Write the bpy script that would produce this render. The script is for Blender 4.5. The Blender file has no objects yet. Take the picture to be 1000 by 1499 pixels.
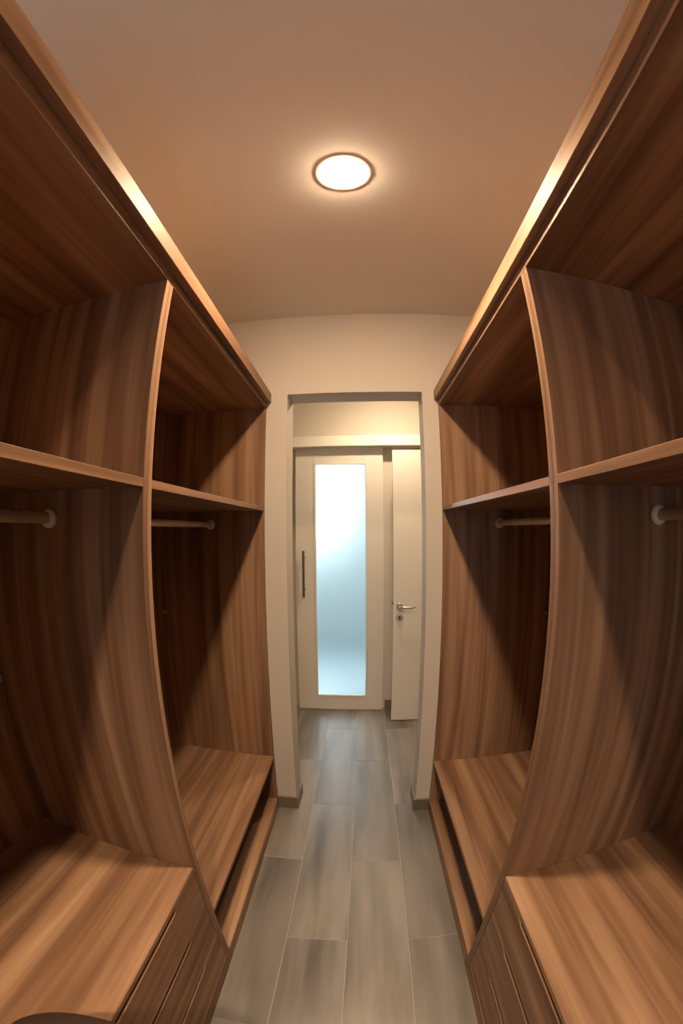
import bpy, bmesh, math, random
from mathutils import Vector, Matrix

random.seed(7)
sc = bpy.context.scene
C = sc.collection

# ------------------------------------------------------------------ camera
CAM_H, CAM_X = 1.4827, 0.0179
YAW, PITCH, ROLL = -0.0369, 0.0398, -0.0071
cd = bpy.data.cameras.new('fisheye_camera')
cd.type = 'PANO'
pano = cd if hasattr(cd, 'panorama_type') else cd.cycles
pano.panorama_type = 'FISHEYE_EQUISOLID'
pano.fisheye_lens = 15.0
pano.fisheye_fov = math.radians(220)
cd.lens = 15.0
cd.sensor_fit = 'AUTO'
cd.sensor_width = 36.0
cd.sensor_height = 24.0
cd.clip_start = 0.01
cam = bpy.data.objects.new('camera', cd)
C.objects.link(cam)
def rot_world_to_cam():
    c, s = math.cos(YAW), math.sin(YAW)
    A = Matrix(((c, -s, 0), (s, c, 0), (0, 0, 1)))
    c, s = math.cos(PITCH), math.sin(PITCH)
    B = Matrix(((1, 0, 0), (0, c, s), (0, -s, c)))
    c, s = math.cos(ROLL), math.sin(ROLL)
    D = Matrix(((c, 0, s), (0, 1, 0), (-s, 0, c)))
    return D @ B @ A
M = rot_world_to_cam().transposed()          # columns: right, forward, up in world
right, fwd, up = M.col[0], M.col[1], M.col[2]
R3 = Matrix((right, up, -fwd)).transposed()
cam.matrix_world = Matrix.Translation((CAM_X, 0.0, CAM_H)) @ R3.to_4x4()
sc.camera = cam

# ------------------------------------------------------------------ world, lights, exposure
wd = bpy.data.worlds.new('world'); sc.world = wd; wd.use_nodes = True
wd.node_tree.nodes['Background'].inputs[0].default_value = (0.60, 0.75, 1.0, 1)
wd.node_tree.nodes['Background'].inputs[1].default_value = 0.6
sc.view_settings.view_transform = 'Standard'
sc.view_settings.look = 'None'
sc.view_settings.gamma = 1.0
sc.view_settings.use_curve_mapping = False
sc.view_settings.exposure = 0.0
sc.cycles.use_denoising = True
sc.cycles.max_bounces = 12
sc.cycles.diffuse_bounces = 6
sc.cycles.glossy_bounces = 4
sc.cycles.transmission_bounces = 6
sc.cycles.sample_clamp_indirect = 8.0

LAMP_COL = (1.0, 0.72, 0.46)
LAMP_STRENGTH = 1200.0
REAR_STRENGTH = 1250.0
HALL_STRENGTH = 600.0
BATH_WINDOW = 100.0
DAY_POWER = 10.0
DAY_COL = (0.72, 0.85, 1.0)

def area_light(name, loc, rot, sx, sy, power, col):
    l = bpy.data.lights.new(name, 'AREA'); l.shape = 'RECTANGLE'
    l.size, l.size_y, l.energy, l.color = sx, sy, power, col
    o = bpy.data.objects.new(name, l); C.objects.link(o)
    o.location = loc; o.rotation_euler = rot
    return o
# daylight that enters by the window in the rear wall behind the camera
area_light('window_daylight', (-0.25, -1.84, 1.52), (math.pi / 2, 0, 0), 0.6, 1.0, DAY_POWER, DAY_COL)

# ------------------------------------------------------------------ materials
def new_mat(name):
    m = bpy.data.materials.new(name); m.use_nodes = True
    nt = m.node_tree
    return m, nt, nt.nodes['Principled BSDF']
def N(nt, kind, **kw):
    n = nt.nodes.new(kind)
    for k, v in kw.items(): setattr(n, k, v)
    return n
def plain(name, col, rough=0.5, metal=0.0, spec=0.5, bump=0.0, bscale=60.0, var=0.0):
    m, nt, b = new_mat(name)
    b.inputs['Base Color'].default_value = (*col, 1)
    b.inputs['Roughness'].default_value = rough
    b.inputs['Metallic'].default_value = metal
    b.inputs['Specular IOR Level'].default_value = spec
    if bump or var:
        tc = N(nt, 'ShaderNodeTexCoord'); nz = N(nt, 'ShaderNodeTexNoise')
        nz.inputs['Scale'].default_value = bscale; nz.inputs['Detail'].default_value = 4
        nt.links.new(tc.outputs['Object'], nz.inputs['Vector'])
        if bump:
            bp = N(nt, 'ShaderNodeBump'); bp.inputs['Strength'].default_value = bump
            bp.inputs['Distance'].default_value = 0.002
            nt.links.new(nz.outputs['Fac'], bp.inputs['Height'])
            nt.links.new(bp.outputs['Normal'], b.inputs['Normal'])
        if var:
            n2 = N(nt, 'ShaderNodeTexNoise'); n2.inputs['Scale'].default_value = 2.5
            nt.links.new(tc.outputs['Object'], n2.inputs['Vector'])
            mx = N(nt, 'ShaderNodeMix', data_type='RGBA')
            mx.inputs[6].default_value = (*[c * (1 - var) for c in col], 1)
            mx.inputs[7].default_value = (*[min(1, c * (1 + var)) for c in col], 1)
            nt.links.new(n2.outputs['Fac'], mx.inputs[0])
            nt.links.new(mx.outputs[2], b.inputs['Base Color'])
    return m

def streaky(name, axis, stops, band, fine, stretch, rough, spec=0.4, blotch=0.0, rough_var=0.06, vary=0.07, fine_w=0.24, bump=0.12):
    """streaks along one local axis: broad bands plus fine grain, shifted from board to board"""
    m, nt, b = new_mat(name)
    tc = N(nt, 'ShaderNodeTexCoord'); oi = N(nt, 'ShaderNodeObjectInfo')
    off = N(nt, 'ShaderNodeVectorMath', operation='SCALE')
    off.inputs[0].default_value = (13.7, 29.3, 7.9)
    nt.links.new(oi.outputs['Random'], off.inputs['Scale'])
    add = N(nt, 'ShaderNodeVectorMath', operation='ADD')
    nt.links.new(tc.outputs['Object'], add.inputs[0]); nt.links.new(off.outputs[0], add.inputs[1])
    def layer(scale, st, detail, dist, rough_=0.5):
        mp = N(nt, 'ShaderNodeMapping')
        s = [scale] * 3; s['XYZ'.index(axis)] = scale / st
        mp.inputs['Scale'].default_value = s
        nt.links.new(add.outputs[0], mp.inputs['Vector'])
        nz = N(nt, 'ShaderNodeTexNoise'); nz.inputs['Scale'].default_value = 1.0
        nz.inputs['Detail'].default_value = detail; nz.inputs['Distortion'].default_value = dist
        nz.inputs['Roughness'].default_value = rough_
        nt.links.new(mp.outputs[0], nz.inputs['Vector'])
        return nz.outputs['Fac']
    a = layer(band, stretch, 2.0, 0.3)
    c = layer(fine, stretch * 2.2, 4.0, 0.2, 0.6)
    mix = N(nt, 'ShaderNodeMix', data_type='FLOAT'); mix.inputs[0].default_value = fine_w
    nt.links.new(a, mix.inputs[2]); nt.links.new(c, mix.inputs[3])
    fac = mix.outputs[0]
    if blotch:
        bl = layer(9.0, 8.0, 3.0, 0.6)
        mx = N(nt, 'ShaderNodeMix', data_type='FLOAT'); mx.inputs[0].default_value = blotch
        nt.links.new(fac, mx.inputs[2]); nt.links.new(bl, mx.inputs[3]); fac = mx.outputs[0]
    rp = N(nt, 'ShaderNodeValToRGB')
    el = rp.color_ramp.elements
    while len(el) > 1: el.remove(el[-1])
    el[0].position = stops[0][0]; el[0].color = (*stops[0][1], 1)
    for p, col in stops[1:]:
        e = el.new(p); e.color = (*col, 1)
    nt.links.new(fac, rp.inputs[0])
    hv = N(nt, 'ShaderNodeHueSaturation')
    mr = N(nt, 'ShaderNodeMapRange'); mr.inputs[3].default_value = 1.0 - vary; mr.inputs[4].default_value = 1.0 + vary
    nt.links.new(oi.outputs['Random'], mr.inputs[0]); nt.links.new(mr.outputs[0], hv.inputs['Value'])
    nt.links.new(rp.outputs[0], hv.inputs['Color'])
    nt.links.new(hv.outputs[0], b.inputs['Base Color'])
    rr = N(nt, 'ShaderNodeMapRange'); rr.inputs[3].default_value = rough - rough_var; rr.inputs[4].default_value = rough + rough_var
    nt.links.new(c, rr.inputs[0]); nt.links.new(rr.outputs[0], b.inputs['Roughness'])
    b.inputs['Specular IOR Level'].default_value = spec
    bp = N(nt, 'ShaderNodeBump'); bp.inputs['Strength'].default_value = bump; bp.inputs['Distance'].default_value = 0.0008
    nt.links.new(c, bp.inputs['Height']); nt.links.new(bp.outputs[0], b.inputs['Normal'])
    return m

WOOD = [(0.3, (0.126, 0.064, 0.036)), (0.44, (0.206, 0.112, 0.063)), (0.54, (0.281, 0.16, 0.093)), (0.68, (0.393, 0.244, 0.149))]
wood_v = streaky('walnut_laminate_upright', 'Z', WOOD, 19.0, 90.0, 24.0, 0.50, spec=0.22)
wood_h = streaky('walnut_laminate_lengthwise', 'Y', WOOD, 19.0, 90.0, 24.0, 0.50, spec=0.22)
TILE = [(0.34, (0.08, 0.071, 0.062)), (0.45, (0.144, 0.129, 0.113)), (0.53, (0.186, 0.167, 0.147)), (0.65, (0.234, 0.212, 0.186))]
tile_m = streaky('wood_look_porcelain', 'Y', TILE, 11.0, 70.0, 12.0, 0.40, spec=0.5, blotch=0.5, vary=0.16, fine_w=0.07, bump=0.02)
skirt_m = streaky('porcelain_skirting', 'X', [(0.3, (0.115, 0.094, 0.076)), (0.7, (0.19, 0.16, 0.13))], 11.0, 70.0, 12.0, 0.4, spec=0.5)
grout_m = plain('pale_grout', (0.42, 0.40, 0.37), 0.85)
wall_m = plain('cream_wall_paint', (0.56, 0.505, 0.435), 0.7, spec=0.25, bump=0.05, bscale=180)
ceil_m = plain('white_ceiling_paint', (0.78, 0.75, 0.71), 0.8, spec=0.2, bump=0.03, bscale=120)
lacquer_m = plain('cream_white_lacquer', (0.66, 0.62, 0.56), 0.38, spec=0.45)
trim_m = plain('white_frame_lacquer', (0.72, 0.68, 0.61), 0.4)
nickel_m = plain('brushed_nickel', (0.55, 0.52, 0.48), 0.28, metal=1.0)
dark_steel_m = plain('grey_steel', (0.16, 0.16, 0.15), 0.35, metal=0.8)
black_m = plain('keyhole_black', (0.01, 0.01, 0.01), 0.5)
rod_m = plain('beige_lacquered_tube', (0.80, 0.69, 0.57), 0.35, spec=0.5)
socket_m = plain('beige_plastic_socket', (0.70, 0.60, 0.50), 0.45)
ring_m = plain('white_trim_ring', (0.72, 0.68, 0.62), 0.4)
leather_m = plain('dark_brown_leather', (0.040, 0.022, 0.015), 0.5, bump=0.25, bscale=220)
bath_m = plain('pale_bathroom_paint', (0.37, 0.42, 0.44), 0.5)
bath_floor_m = plain('pale_bathroom_tile', (0.22, 0.26, 0.275), 0.4)

def emission(name, col, strength):
    m = bpy.data.materials.new(name); m.use_nodes = True
    nt = m.node_tree; nt.nodes.clear()
    e = nt.nodes.new('ShaderNodeEmission'); o = nt.nodes.new('ShaderNodeOutputMaterial')
    e.inputs[0].default_value = (*col, 1); e.inputs[1].default_value = strength
    nt.links.new(e.outputs[0], o.inputs[0])
    return m
lamp_m = emission('lit_diffuser', LAMP_COL, LAMP_STRENGTH)
rear_lamp_m = emission('lit_rear_diffuser', LAMP_COL, REAR_STRENGTH)
hall_lamp_m = emission('lit_hall_diffuser', (1.0, 0.76, 0.50), HALL_STRENGTH)
bath_pane_m = emission('bright_bathroom_window', (0.86, 0.95, 1.0), BATH_WINDOW)
day_pane_m = emission('overcast_window_pane', DAY_COL, 1.5)

frost_m, nt, b = new_mat('frosted_glass')
b.inputs['Base Color'].default_value = (0.86, 0.95, 0.97, 1)
b.inputs['Transmission Weight'].default_value = 1.0
b.inputs['Roughness'].default_value = 0.38
b.inputs['IOR'].default_value = 1.3
b.inputs['Specular IOR Level'].default_value = 0.35

# ------------------------------------------------------------------ geometry helpers
YW, AW = 1.8541, -0.0303            # closet end wall: Y at X = 0 and its slight skew
ROTW = math.atan(AW)
def props(o, label=None, cat=None, group=None, kind=None):
    if label: o['label'] = label
    if cat: o['category'] = cat
    if group: o['group'] = group
    if kind: o['kind'] = kind
    return o
def link(name, bm, mat, parent=None, loc=(0, 0, 0), rz=0.0, smooth=False):
    me = bpy.data.meshes.new(name)
    bmesh.ops.recalc_face_normals(bm, faces=bm.faces)
    bm.to_mesh(me); bm.free()
    if smooth:
        for p in me.polygons: p.use_smooth = True
    me.materials.append(mat)
    o = bpy.data.objects.new(name, me); C.objects.link(o)
    o.parent = parent; o.location = loc; o.rotation_euler = (0, 0, rz)
    return o
def empty(name, loc, rz=0.0, parent=None):
    o = bpy.data.objects.new(name, None); C.objects.link(o)
    o.location = loc; o.rotation_euler = (0, 0, rz); o.empty_display_size = 0.1
    o.parent = parent
    return o
def bm_box(bm, x0, x1, y0, y1, z0, z1):
    x0, x1 = min(x0, x1), max(x0, x1); y0, y1 = min(y0, y1), max(y0, y1); z0, z1 = min(z0, z1), max(z0, z1)
    v = [bm.verts.new(p) for p in ((x0,y0,z0),(x1,y0,z0),(x1,y1,z0),(x0,y1,z0),(x0,y0,z1),(x1,y0,z1),(x1,y1,z1),(x0,y1,z1))]
    for f in ((3,2,1,0),(4,5,6,7),(0,1,5,4),(1,2,6,5),(2,3,7,6),(3,0,4,7)):
        bm.faces.new([v[i] for i in f])
def bev(bm, w, seg=1):
    if w: bmesh.ops.bevel(bm, geom=list(bm.edges), offset=w, segments=seg, profile=0.5, affect='EDGES')
def box(name, x0, x1, y0, y1, z0, z1, mat, parent=None, bevel=0.0, base=(0, 0, 0), skew=None, wall=False):
    """box in world coordinates (or end-wall coordinates when wall=True), its origin at its own centre"""
    c = Vector(((x0 + x1) / 2, (y0 + y1) / 2, (z0 + z1) / 2))
    bm = bmesh.new()
    bm_box(bm, x0 - c.x, x1 - c.x, y0 - c.y, y1 - c.y, z0 - c.z, z1 - c.z)
    if skew:                                   # far faces follow the slightly skewed end wall
        ythr, xref = skew
        for v in bm.verts:
            if v.co.y + c.y > ythr: v.co.y += AW * (v.co.x + c.x - xref)
    bev(bm, bevel)
    if wall:
        loc = Matrix.Rotation(ROTW, 3, 'Z') @ c + Vector((0, YW, 0))
        return link(name, bm, mat, parent, loc, ROTW)
    return link(name, bm, mat, parent, c - Vector(base))
def prism(name, pts, axis, a0, a1, mat, parent=None, base=(0, 0, 0), bevel=0.0, loc=None, rz=0.0):
    """outline in the two other axes, extruded from a0 to a1 along axis"""
    bm = bmesh.new()
    def P(p, a):
        if axis == 'X': q = (a, p[0], p[1])
        elif axis == 'Y': q = (p[0], a, p[1])
        else: q = (p[0], p[1], a)
        return Vector(q)
    lo = [bm.verts.new(P(p, a0)) for p in pts]; hi = [bm.verts.new(P(p, a1)) for p in pts]
    n = len(pts)
    bm.faces.new(lo); bm.faces.new(hi)
    for i in range(n): bm.faces.new((lo[i], lo[(i + 1) % n], hi[(i + 1) % n], hi[i]))
    cs = Vector((0, 0, 0))
    for v in bm.verts: cs += v.co
    cs /= len(bm.verts)
    for v in bm.verts: v.co -= cs
    bmesh.ops.recalc_face_normals(bm, faces=bm.faces)
    bev(bm, bevel)
    if loc == 'wall':
        return link(name, bm, mat, parent, Matrix.Rotation(ROTW, 3, 'Z') @ cs + Vector((0, YW, 0)), ROTW)
    return link(name, bm, mat, parent, cs - Vector(base))
def lathe(name, prof, mat, parent=None, loc=(0, 0, 0), axis='Z', seg=32, smooth=True, rz=0.0, cap=True):
    """(radius, height) profile turned about an axis"""
    bm = bmesh.new(); rings = []
    for r, h in prof:
        ring = []
        for i in range(seg):
            a = 2 * math.pi * i / seg
            p = (r * math.cos(a), r * math.sin(a), h)
            if axis == 'Y': p = (p[0], p[2], p[1])
            elif axis == 'X': p = (p[2], p[0], p[1])
            ring.append(bm.verts.new(p))
        rings.append(ring)
    for a, b_ in zip(rings, rings[1:]):
        for i in range(seg):
            bm.faces.new((a[i], a[(i + 1) % seg], b_[(i + 1) % seg], b_[i]))
    if cap:
        bm.faces.new(rings[0]); bm.faces.new(rings[-1])
    o = link(name, bm, mat, parent, loc, rz)
    if smooth:
        for p in o.data.polygons: p.use_smooth = len(p.vertices) == 4
    return o
def wpos(x, off, z):
    v = Matrix.Rotation(ROTW, 3, 'Z') @ Vector((x, off, z)) + Vector((0, YW, 0))
    return v
S = lambda o: props(o, kind='structure')

# ------------------------------------------------------------------ the shell
ZC = 2.5138
XS = 0.922                                    # closet side walls
LAMPS = [(-0.003, 0.893), (-0.045, -0.720), (0.250, 2.700)]
RH = 0.0705
ceil = S(box('ceiling', -1.45, 1.25, -1.85, 3.42, ZC, ZC + 0.12, ceil_m))
bm = bmesh.new()                               # round holes for the recessed lamps
for lx, ly in LAMPS:
    bmesh.ops.create_cone(bm, cap_ends=True, segments=64, radius1=RH, radius2=RH, depth=0.2,
                          matrix=Matrix.Translation((lx, ly, ZC)))
cutter = link('cutter', bm, ceil_m)
md = ceil.modifiers.new('holes', 'BOOLEAN'); md.operation = 'DIFFERENCE'; md.object = cutter; md.solver = 'EXACT'
bpy.context.view_layer.update()
dg = bpy.context.evaluated_depsgraph_get()
me = bpy.data.meshes.new_from_object(ceil.evaluated_get(dg), depsgraph=dg)
ceil.modifiers.clear(); ceil.data = me
bpy.data.objects.remove(cutter)
S(box('wall_left', -XS - 0.12, -XS, -1.75, 1.89, 0, ZC, wall_m))
S(box('wall_right', XS, XS + 0.12, -1.75, 1.83, 0, ZC, wall_m))
# rear wall with the window behind the camera
S(prism('wall_rear', [(-XS - 0.12, 0), (XS + 0.12, 0), (XS + 0.12, ZC), (-XS - 0.12, ZC), (-XS - 0.12, 1.02), (-0.55, 1.02), (-0.55, 2.02),
                      (0.05, 2.02), (0.05, 1.02), (-XS - 0.12, 1.0199)], 'Y', -1.87, -1.75, wall_m))
OL, OR, ZO, TW = -0.2955, 0.3189, 2.10, 0.150
S(prism('wall_end', [(-1.40, 0), (OL, 0), (OL, ZO), (OR, ZO), (OR, 0), (1.20, 0), (1.20, ZC), (-1.40, ZC)],
        'Y', 0.0, TW, wall_m, loc='wall'))
FAR = 1.436
DL, DR, DZ = -0.435, 0.135, 2.06
S(prism('wall_far', [(-1.40, 0), (DL, 0), (DL, DZ), (DR, DZ), (DR, 0), (1.20, 0), (1.20, ZC), (-1.40, ZC)],
        'Y', FAR, FAR + 0.12, wall_m, loc='wall'))
S(box('wall_corridor_left', -1.40, -1.30, TW, FAR, 0, ZC, wall_m, wall=True))
S(box('wall_corridor_right', 1.085, 1.20, TW, FAR, 0, ZC, wall_m, wall=True))

# floor: recessed grout bed with every plank-shaped tile laid on it
floor = S(box('floor', -1.34, 1.16, -1.80, 3.33, -0.06, -0.0012, grout_m))
TWD, TLN, G = 0.2165, 0.980, 0.0020
meshes = {}
ang = -0.010
for k in range(-6, 6):
    xa, xb = k * TWD - 0.004, (k + 1) * TWD - 0.004
    xa, xb = max(xa, -1.33), min(xb, 1.15)
    if xb - xa < 0.03: continue
    start = 1.428 if k % 2 == 0 else 0.927
    j = -4
    while True:
        ya = start + j * TLN; yb = ya + TLN; j += 1
        if ya > 3.3: break
        if yb < -1.75: continue
        ya2, yb2 = max(ya, -1.78), min(yb, 3.32)
        key = (round(xb - xa, 3), round(yb2 - ya2, 3))
        if key not in meshes:
            bm = bmesh.new(); w, l = (xb - xa - G) / 2, (yb2 - ya2 - G) / 2
            bm_box(bm, -w, w, -l, l, -0.0095, 0.0); bev(bm, 0.0006)
            me = bpy.data.meshes.new('floor_tile'); bm.to_mesh(me); bm.free(); me.materials.append(tile_m)
            meshes[key] = me
        o = bpy.data.objects.new('floor_tile', meshes[key]); C.objects.link(o); o.parent = floor
        cx, cy = (xa + xb) / 2, (ya2 + yb2) / 2
        c, s = math.cos(ang), math.sin(ang)
        px, py = c * cx - s * (cy - 1.24), s * cx + c * (cy - 1.24) + 1.24
        o.location = (px - floor.location.x, py - floor.location.y, -floor.location.z)
        o.rotation_euler = (0, 0, ang)

# skirting around the two stubs of the end wall, and along the far wall
BH, BT = 0.078, 0.010
S(prism('baseboard_end_left', [(-0.392, -BT), (OL + BT, -BT), (OL + BT, TW), (OL, TW), (OL, 0), (-0.392, 0)], 'Z', 0, BH, skirt_m, loc='wall', bevel=0.0015))
S(prism('baseboard_end_right', [(0.389, -BT), (OR - BT, -BT), (OR - BT, TW), (OR, TW), (OR, 0), (0.389, 0)], 'Z', 0, BH, skirt_m, loc='wall', bevel=0.0015))
S(box('baseboard_far', DR + 0.06, 1.08, FAR - 0.010, FAR, 0, 0.075, skirt_m, wall=True, bevel=0.001))

# bathroom behind the frosted door
B0, B1 = FAR + 0.12, FAR + 1.9
S(box('floor_bathroom', -1.40, 1.20, B0 - 0.12, B1, -0.06, -0.001, bath_floor_m, wall=True))
S(box('ceiling_bathroom', -1.40, 1.20, B0, B1, 2.45, 2.52, bath_m, wall=True))
S(box('wall_bathroom_left', -1.40, -1.30, B0, B1, 0, 2.45, bath_m, wall=True))
S(box('wall_bathroom_right', 1.10, 1.20, B0, B1, 0, 2.45, bath_m, wall=True))
S(box('wall_bathroom_back', -1.40, 1.20, B1, B1 + 0.1, 0, 2.52, bath_m, wall=True))
w2 = S(box('window_2', -1.16, -0.34, B1 - 0.035, B1 - 0.001, 1.41, 2.45, trim_m, wall=True))
pane = box('pane', -0.36, 0.36, -0.004, 0.004, -0.47, 0.47, bath_pane_m)
pane.parent = w2; pane.location = (0, -0.019, 0)
# window in the rear wall, behind the camera
w1 = S(box('window_1', -0.55, -0.50, -1.83, -1.76, 1.02, 2.02, trim_m))
for (xa, xb, za, zb) in ((0.0, 0.05, 1.02, 2.02), (-0.50, 0.0, 1.97, 2.02), (-0.50, 0.0, 1.02, 1.07)):
    f = box('window_bar', xa, xb, -1.83, -1.76, za, zb, trim_m)
    f.parent = w1; f.location = f.location - w1.location

# ------------------------------------------------------------------ sliding door with frosted glass
DOFF = 1.385                                   # front face of the leaf, measured from the end wall
dx0, dx1, dz0, dz1 = -0.500, 0.177, 0.006, 2.116
gx0, gx1, gz0, gz1 = -0.350, 0.048, 0.130, 1.985
door1 = empty('door_1', wpos((dx0 + dx1) / 2, DOFF + 0.02, 0), ROTW)
props(door1, 'white sliding door with a tall frosted glass pane and bar handle', kind='structure')
xc = (dx0 + dx1) / 2
def on_door(o, x, y, z):
    o.parent = door1; o.location = (x - xc, y - DOFF - 0.02, z); o.rotation_euler = (0, 0, 0); return o
def dbox(name, x0, x1, y0, y1, z0, z1, mat, bevel=0.0012):
    o = box(name, -(x1 - x0) / 2, (x1 - x0) / 2, -(y1 - y0) / 2, (y1 - y0) / 2, -(z1 - z0) / 2, (z1 - z0) / 2, mat, bevel=bevel)
    return on_door(o, (x0 + x1) / 2, (y0 + y1) / 2, (z0 + z1) / 2)
dbox('stile', dx0, gx0, DOFF, DOFF + 0.04, dz0, dz1, lacquer_m)
dbox('stile', gx1, dx1, DOFF, DOFF + 0.04, dz0, dz1, lacquer_m)
dbox('rail', gx0, gx1, DOFF, DOFF + 0.04, gz1, dz1, lacquer_m, 0.0006)
dbox('rail', gx0, gx1, DOFF, DOFF + 0.04, dz0, gz0, lacquer_m, 0.0006)
bw = 0.010
for a in ((gx0 - 0.008, gx0 + bw, gz0 - 0.008, gz1 + 0.008), (gx1 - bw, gx1 + 0.008, gz0 - 0.008, gz1 + 0.008),
          (gx0 + bw, gx1 - bw, gz1 - bw, gz1 + 0.008), (gx0 + bw, gx1 - bw, gz0 - 0.008, gz0 + bw)):
    dbox('glazing_bead', a[0], a[1], DOFF - 0.005, DOFF + 0.012, a[2], a[3], lacquer_m, 0.002)
dbox('frosted_pane', gx0 + 0.001, gx1 - 0.001, DOFF + 0.016, DOFF + 0.022, gz0 + 0.001, gz1 - 0.001, frost_m, 0.0)
hd = dbox('bar_handle', -0.4425, -0.4255, DOFF - 0.050, DOFF - 0.036, 0.962, 1.318, dark_steel_m, 0.002)
for z in (1.268, 1.022):
    st = lathe('standoff', [(0.006, -0.018), (0.006, 0.018)], nickel_m, axis='Y', seg=12)
    st.parent = hd; st.location = (0.008, 0.025, z - 1.14)
# pelmet over the sliding track
props(box('track_pelmet', -0.95, 0.95, FAR - 0.125, FAR - 0.0005, 2.109, 2.188, trim_m, wall=True, bevel=0.0015),
      'long cream pelmet board above the sliding frosted glass door', 'pelmet')

# ------------------------------------------------------------------ open hinged door beside it
SOFF = 1.175
sx0, sx1 = 0.238, 1.083
door2 = empty('door_2', wpos((sx0 + sx1) / 2, SOFF + 0.02, 0), ROTW)
props(door2, 'plain cream flush door standing open with nickel lever handle', kind='structure')
xm = (sx0 + sx1) / 2
def on_d2(o, x, y, z):
    o.parent = door2; o.location = (x - xm, y - SOFF - 0.02, z); o.rotation_euler = (0, 0, 0); return o
o = box('leaf', -(sx1 - sx0) / 2, (sx1 - sx0) / 2, -0.02, 0.02, -1.0205, 1.0205, lacquer_m, bevel=0.0015)
on_d2(o, xm, SOFF + 0.02, 0.006 + 1.0205)
ro = on_d2(lathe('lever_rosette', [(0.026, 0.0), (0.026, -0.007), (0.023, -0.010)], nickel_m, axis='Y', seg=28), 0.284, SOFF, 0.921)
bm = bmesh.new()
path = [((0, -0.010, 0), 0.0095), ((0, -0.040, 0), 0.0095), ((0.012, -0.050, 0), 0.0092), ((0.04, -0.052, -0.001), 0.0085),
        ((0.08, -0.050, -0.002), 0.0085), ((0.105, -0.048, 0.001), 0.008), ((0.112, -0.048, 0.003), 0.004)]
rings = []
for i, (p, r) in enumerate(path):
    a = Vector(path[max(i - 1, 0)][0]); c2 = Vector(path[min(i + 1, len(path) - 1)][0])
    t = (c2 - a).normalized(); u = t.cross(Vector((0, 0, 1))).normalized(); v = Vector((0, 0, 1))
    rings.append([bm.verts.new(Vector(p) + r * 0.7 * math.cos(q) * u + r * math.sin(q) * v) for q in [2 * math.pi * k / 12 for k in range(12)]])
for a, c2 in zip(rings, rings[1:]):
    for k in range(12): bm.faces.new((a[k], a[(k + 1) % 12], c2[(k + 1) % 12], c2[k]))
bm.faces.new(rings[0]); bm.faces.new(rings[-1])
lv = link('lever', bm, nickel_m, ro, (0, 0, 0), smooth=True)
kr = on_d2(lathe('key_rosette', [(0.026, 0.0), (0.026, -0.006), (0.023, -0.009)], nickel_m, axis='Y', seg=28), 0.284, SOFF, 0.838)
kh = prism('keyhole', [(-0.004, -0.012), (0.004, -0.012), (0.0035, 0.0), (0.007, 0.004), (0.006, 0.010), (0, 0.013), (-0.006, 0.010), (-0.007, 0.004), (-0.0035, 0.0)],
           'Y', -0.0098, -0.0088, black_m)
kh.parent = kr
lt = box('latch_bolt', -0.006, 0.006, -0.008, 0.008, -0.012, 0.012, dark_steel_m, bevel=0.001)
on_d2(lt, sx0 - 0.004, SOFF + 0.02, 0.945)
for z in (0.25, 1.02, 1.80):
    h = lathe('hinge', [(0.007, -0.045), (0.007, 0.045)], nickel_m, seg=12)
    on_d2(h, sx1 - 0.006, SOFF - 0.006, z)

# ------------------------------------------------------------------ wardrobe units
ZT0, ZT1 = 2.0345, 2.0606                     # underside and top of the top panels
TB = 0.018
DEPTH = 0.512
def rod(parent, x, ya, yb, z, base):
    L = yb - ya
    r = lathe('hanging_rod', [(0.0125, -L / 2), (0.0125, L / 2)], rod_m, parent,
              (x - base[0], (ya + yb) / 2 - base[1], z), axis='Y', seg=24)
    for sgn in (-1, 1):
        lathe('rod_socket', [(0.022, 0.0), (0.022, -sgn * 0.010), (0.019, -sgn * 0.016), (0.0125, -sgn * 0.017)], socket_m, r,
              (0, sgn * L / 2, 0), axis='Y', seg=24)
    return r
def bracket(parent, s, xb, y, z, base):
    """little metal corner bracket where back and side panel meet: body with two screw heads"""
    b_ = box('corner_bracket', xb - s * 0.020, xb, y - 0.020, y, z - 0.010, z + 0.010, nickel_m, parent, bevel=0.003, base=base)
    for dx, dy in ((0.012, -0.021), (-0.004, -0.021)):
        sh = lathe('screw_head', [(0.0045, 0.0), (0.0045, -0.003), (0.003, -0.004)], nickel_m, b_, (-s * dx * 0.8, -0.010, -0.002), axis='Y', seg=12)
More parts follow.
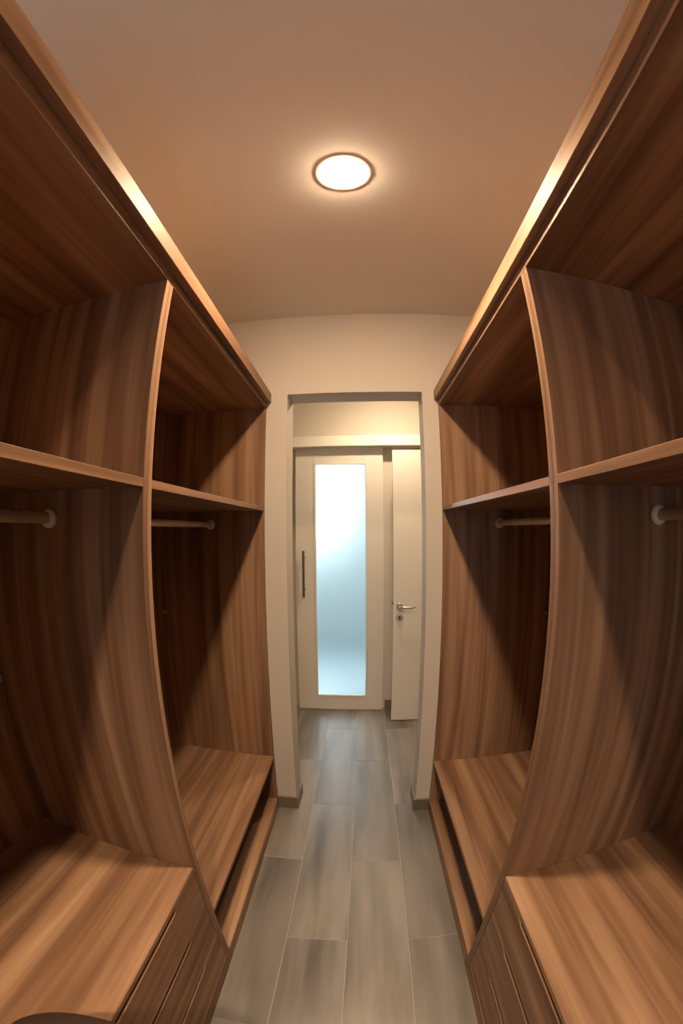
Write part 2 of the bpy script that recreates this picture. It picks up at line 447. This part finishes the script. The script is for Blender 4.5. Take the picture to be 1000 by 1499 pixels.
def unit(s, xf, y0, y1, far, zs, zb, label, name):
    """s = -1 left row, +1 right row; xf the front plane; y0..y1 the run of the unit"""
    xb = xf + s * DEPTH
    base = ((xf + xb) / 2, (y0 + y1) / 2, 0)
    t = empty(name, base)
    props(t, label, 'wardrobe', 'open wardrobe units of the walk-in closet')
    sk = (y1 - 0.05, xf) if far else None
    kw = dict(parent=t, base=base, skew=sk)
    box('side_panel', xf, xb, y0, y0 + TB, 0, ZT0 - 0.0004, wood_v, bevel=0.0008, **kw)
    box('side_panel', xf, xb, y1 - TB, y1, 0, ZT0 - 0.0004, wood_v, bevel=0.0008, **kw)
    box('top_panel', xf, xb, y0, y1, ZT0, ZT1, wood_h, bevel=0.0008, **kw)
    box('back_panel', xb, xb + s * 0.007, y0, y1, 0, ZT1, wood_v, **kw)
    a, c = y0 + TB + 0.0004, y1 - TB - 0.0004
    box('shelf', xf, xb, a, c, zs, zs + TB, wood_h, bevel=0.0008, **kw)
    rod(t, s * 0.648, a, c + (AW * (s * 0.648 - xf) if far else 0), zs - 0.060, base)
    if far:
        box('bench_top', xf - s * 0.0, xb, a, c, zb - TB, zb, wood_h, bevel=0.0008, **kw)
        box('bottom_shelf', xf, xb, a, c, 0.055, 0.0715, wood_h, bevel=0.0008, **kw)
        box('plinth', xf, xf + s * 0.018, a, c, 0, 0.0546, wood_h, bevel=0.0005, **kw)
    else:
        box('bench_top', xf, xb, a, c, zb - 0.0150, zb, wood_h, bevel=0.0008, **kw)
        box('plinth', xf, xf + s * 0.018, a, c, 0, 0.068, wood_h, bevel=0.0005, **kw)
        g = 0.002
        for z0_, z1_ in ((zb - 0.184, zb - 0.0175), (0.2485, zb - 0.187), (0.0715, 0.2455)):
            n0, n1, nd = a + 0.150, c - 0.150, 0.015
            pts = [(a + g, z0_), (c - g, z0_), (c - g, z1_), (n1, z1_), (n1 - 0.022, z1_ - nd), (n0 + 0.022, z1_ - nd), (n0, z1_), (a + g, z1_)]
            prism('drawer_front', pts, 'X', xf + s * 0.0005, xf + s * 0.0185, wood_h, t, base=base, bevel=0.0012)
    bracket(t, s, xb - s * 0.0005, c + (AW * (xb - xf) if far else 0), 1.088, base)
    return t
XL, XR = -0.3935, 0.3905
unit(-1, XL, 0.7592, 1.8645, True, 1.5640, 0.3550, 'walnut open wardrobe with low bench, on the stool side of the aisle', 'wardrobe_unit')
unit(-1, XL, -0.3600, 0.7588, False, 1.5640, 0.6100, 'walnut open wardrobe with three drawers, right behind the dark round stool', 'wardrobe_unit')
unit(1, XR, 0.7384, 1.8410, True, 1.5602, 0.3400, 'walnut open wardrobe with low bench, on the lever-handled door side of the aisle', 'wardrobe_unit')
unit(1, XR, -0.3600, 0.7380, False, 1.5602, 0.6070, 'walnut open wardrobe with three drawers, on the lever-handled door side of the aisle', 'wardrobe_unit')
for s, xf, xk in ((-1, XL, -0.3716), (1, XR, 0.3733)):
    yend = 1.8625 if s < 0 else 1.8420
    o = box('cornice', xk, xf + s * DEPTH, -0.3600, yend, ZT1 + 0.0004, 2.1067, wood_h, bevel=0.001, skew=(1.0, xk))
    props(o, 'long overhanging wooden cornice capping the wardrobes on the %s side of the aisle' % ('stool' if s < 0 else 'lever-handled door'), 'cornice')

# round stool in the aisle, only the edge of its seat comes into the picture
st = empty('round_stool', (-0.282, -0.030, 0.0))
props(st, 'dark brown round stool seat standing in front of the drawers', 'stool')
lathe('seat', [(0.01, 0.735), (0.135, 0.735), (0.152, 0.742), (0.160, 0.765), (0.158, 0.788), (0.148, 0.800), (0.10, 0.808), (0.01, 0.811)], leather_m, st, seg=56)
lathe('post', [(0.016, 0.012), (0.016, 0.735)], dark_steel_m, st, seg=20)
lathe('base', [(0.105, 0.0), (0.105, 0.008), (0.095, 0.013), (0.016, 0.020)], dark_steel_m, st, seg=48)

# ------------------------------------------------------------------ recessed downlights
def downlight(x, y, glow, h, label, dome=0.0):
    d = empty('downlight', (x, y, ZC))
    props(d, label, 'ceiling light', 'recessed downlights')
    ri = 0.0560 if dome else 0.0660
    lathe('trim_ring', [(ri, 0.004), (ri, -0.0006), (ri + 0.001, -0.0012), (0.082, -0.0012), (0.085, -0.0008), (0.086, 0.0)], ring_m, d, seg=56, cap=False)
    lathe('reflector', [(0.0695, 0.0), (0.0660, h), (0.0690, h), (0.0703, 0.0)], ring_m, d, seg=56, cap=False)
    if dome:                                   # bulging opal cap
        prof = [(0.0545 * math.sin(q), h - dome * math.cos(q)) for q in [math.pi / 2 * k / 9 for k in range(1, 10)]]
        lathe('diffuser', prof + [(0.0545, h + 0.004)], glow, d, seg=56)
    else:
        lathe('diffuser', [(0.001, h - 0.004), (0.030, h - 0.0035), (0.050, h - 0.002), (0.0655, h), (0.0655, h + 0.004)], glow, d, seg=56)
downlight(*LAMPS[0], lamp_m, 0.0205, 'lit round recessed downlight in the ceiling between the wardrobes', dome=0.032)
downlight(*LAMPS[1], rear_lamp_m, 0.045, 'lit round recessed downlight in the ceiling near the rear window')
downlight(*LAMPS[2], hall_lamp_m, 0.013, 'lit round recessed downlight in the hall ceiling before the frosted door', dome=0.036)
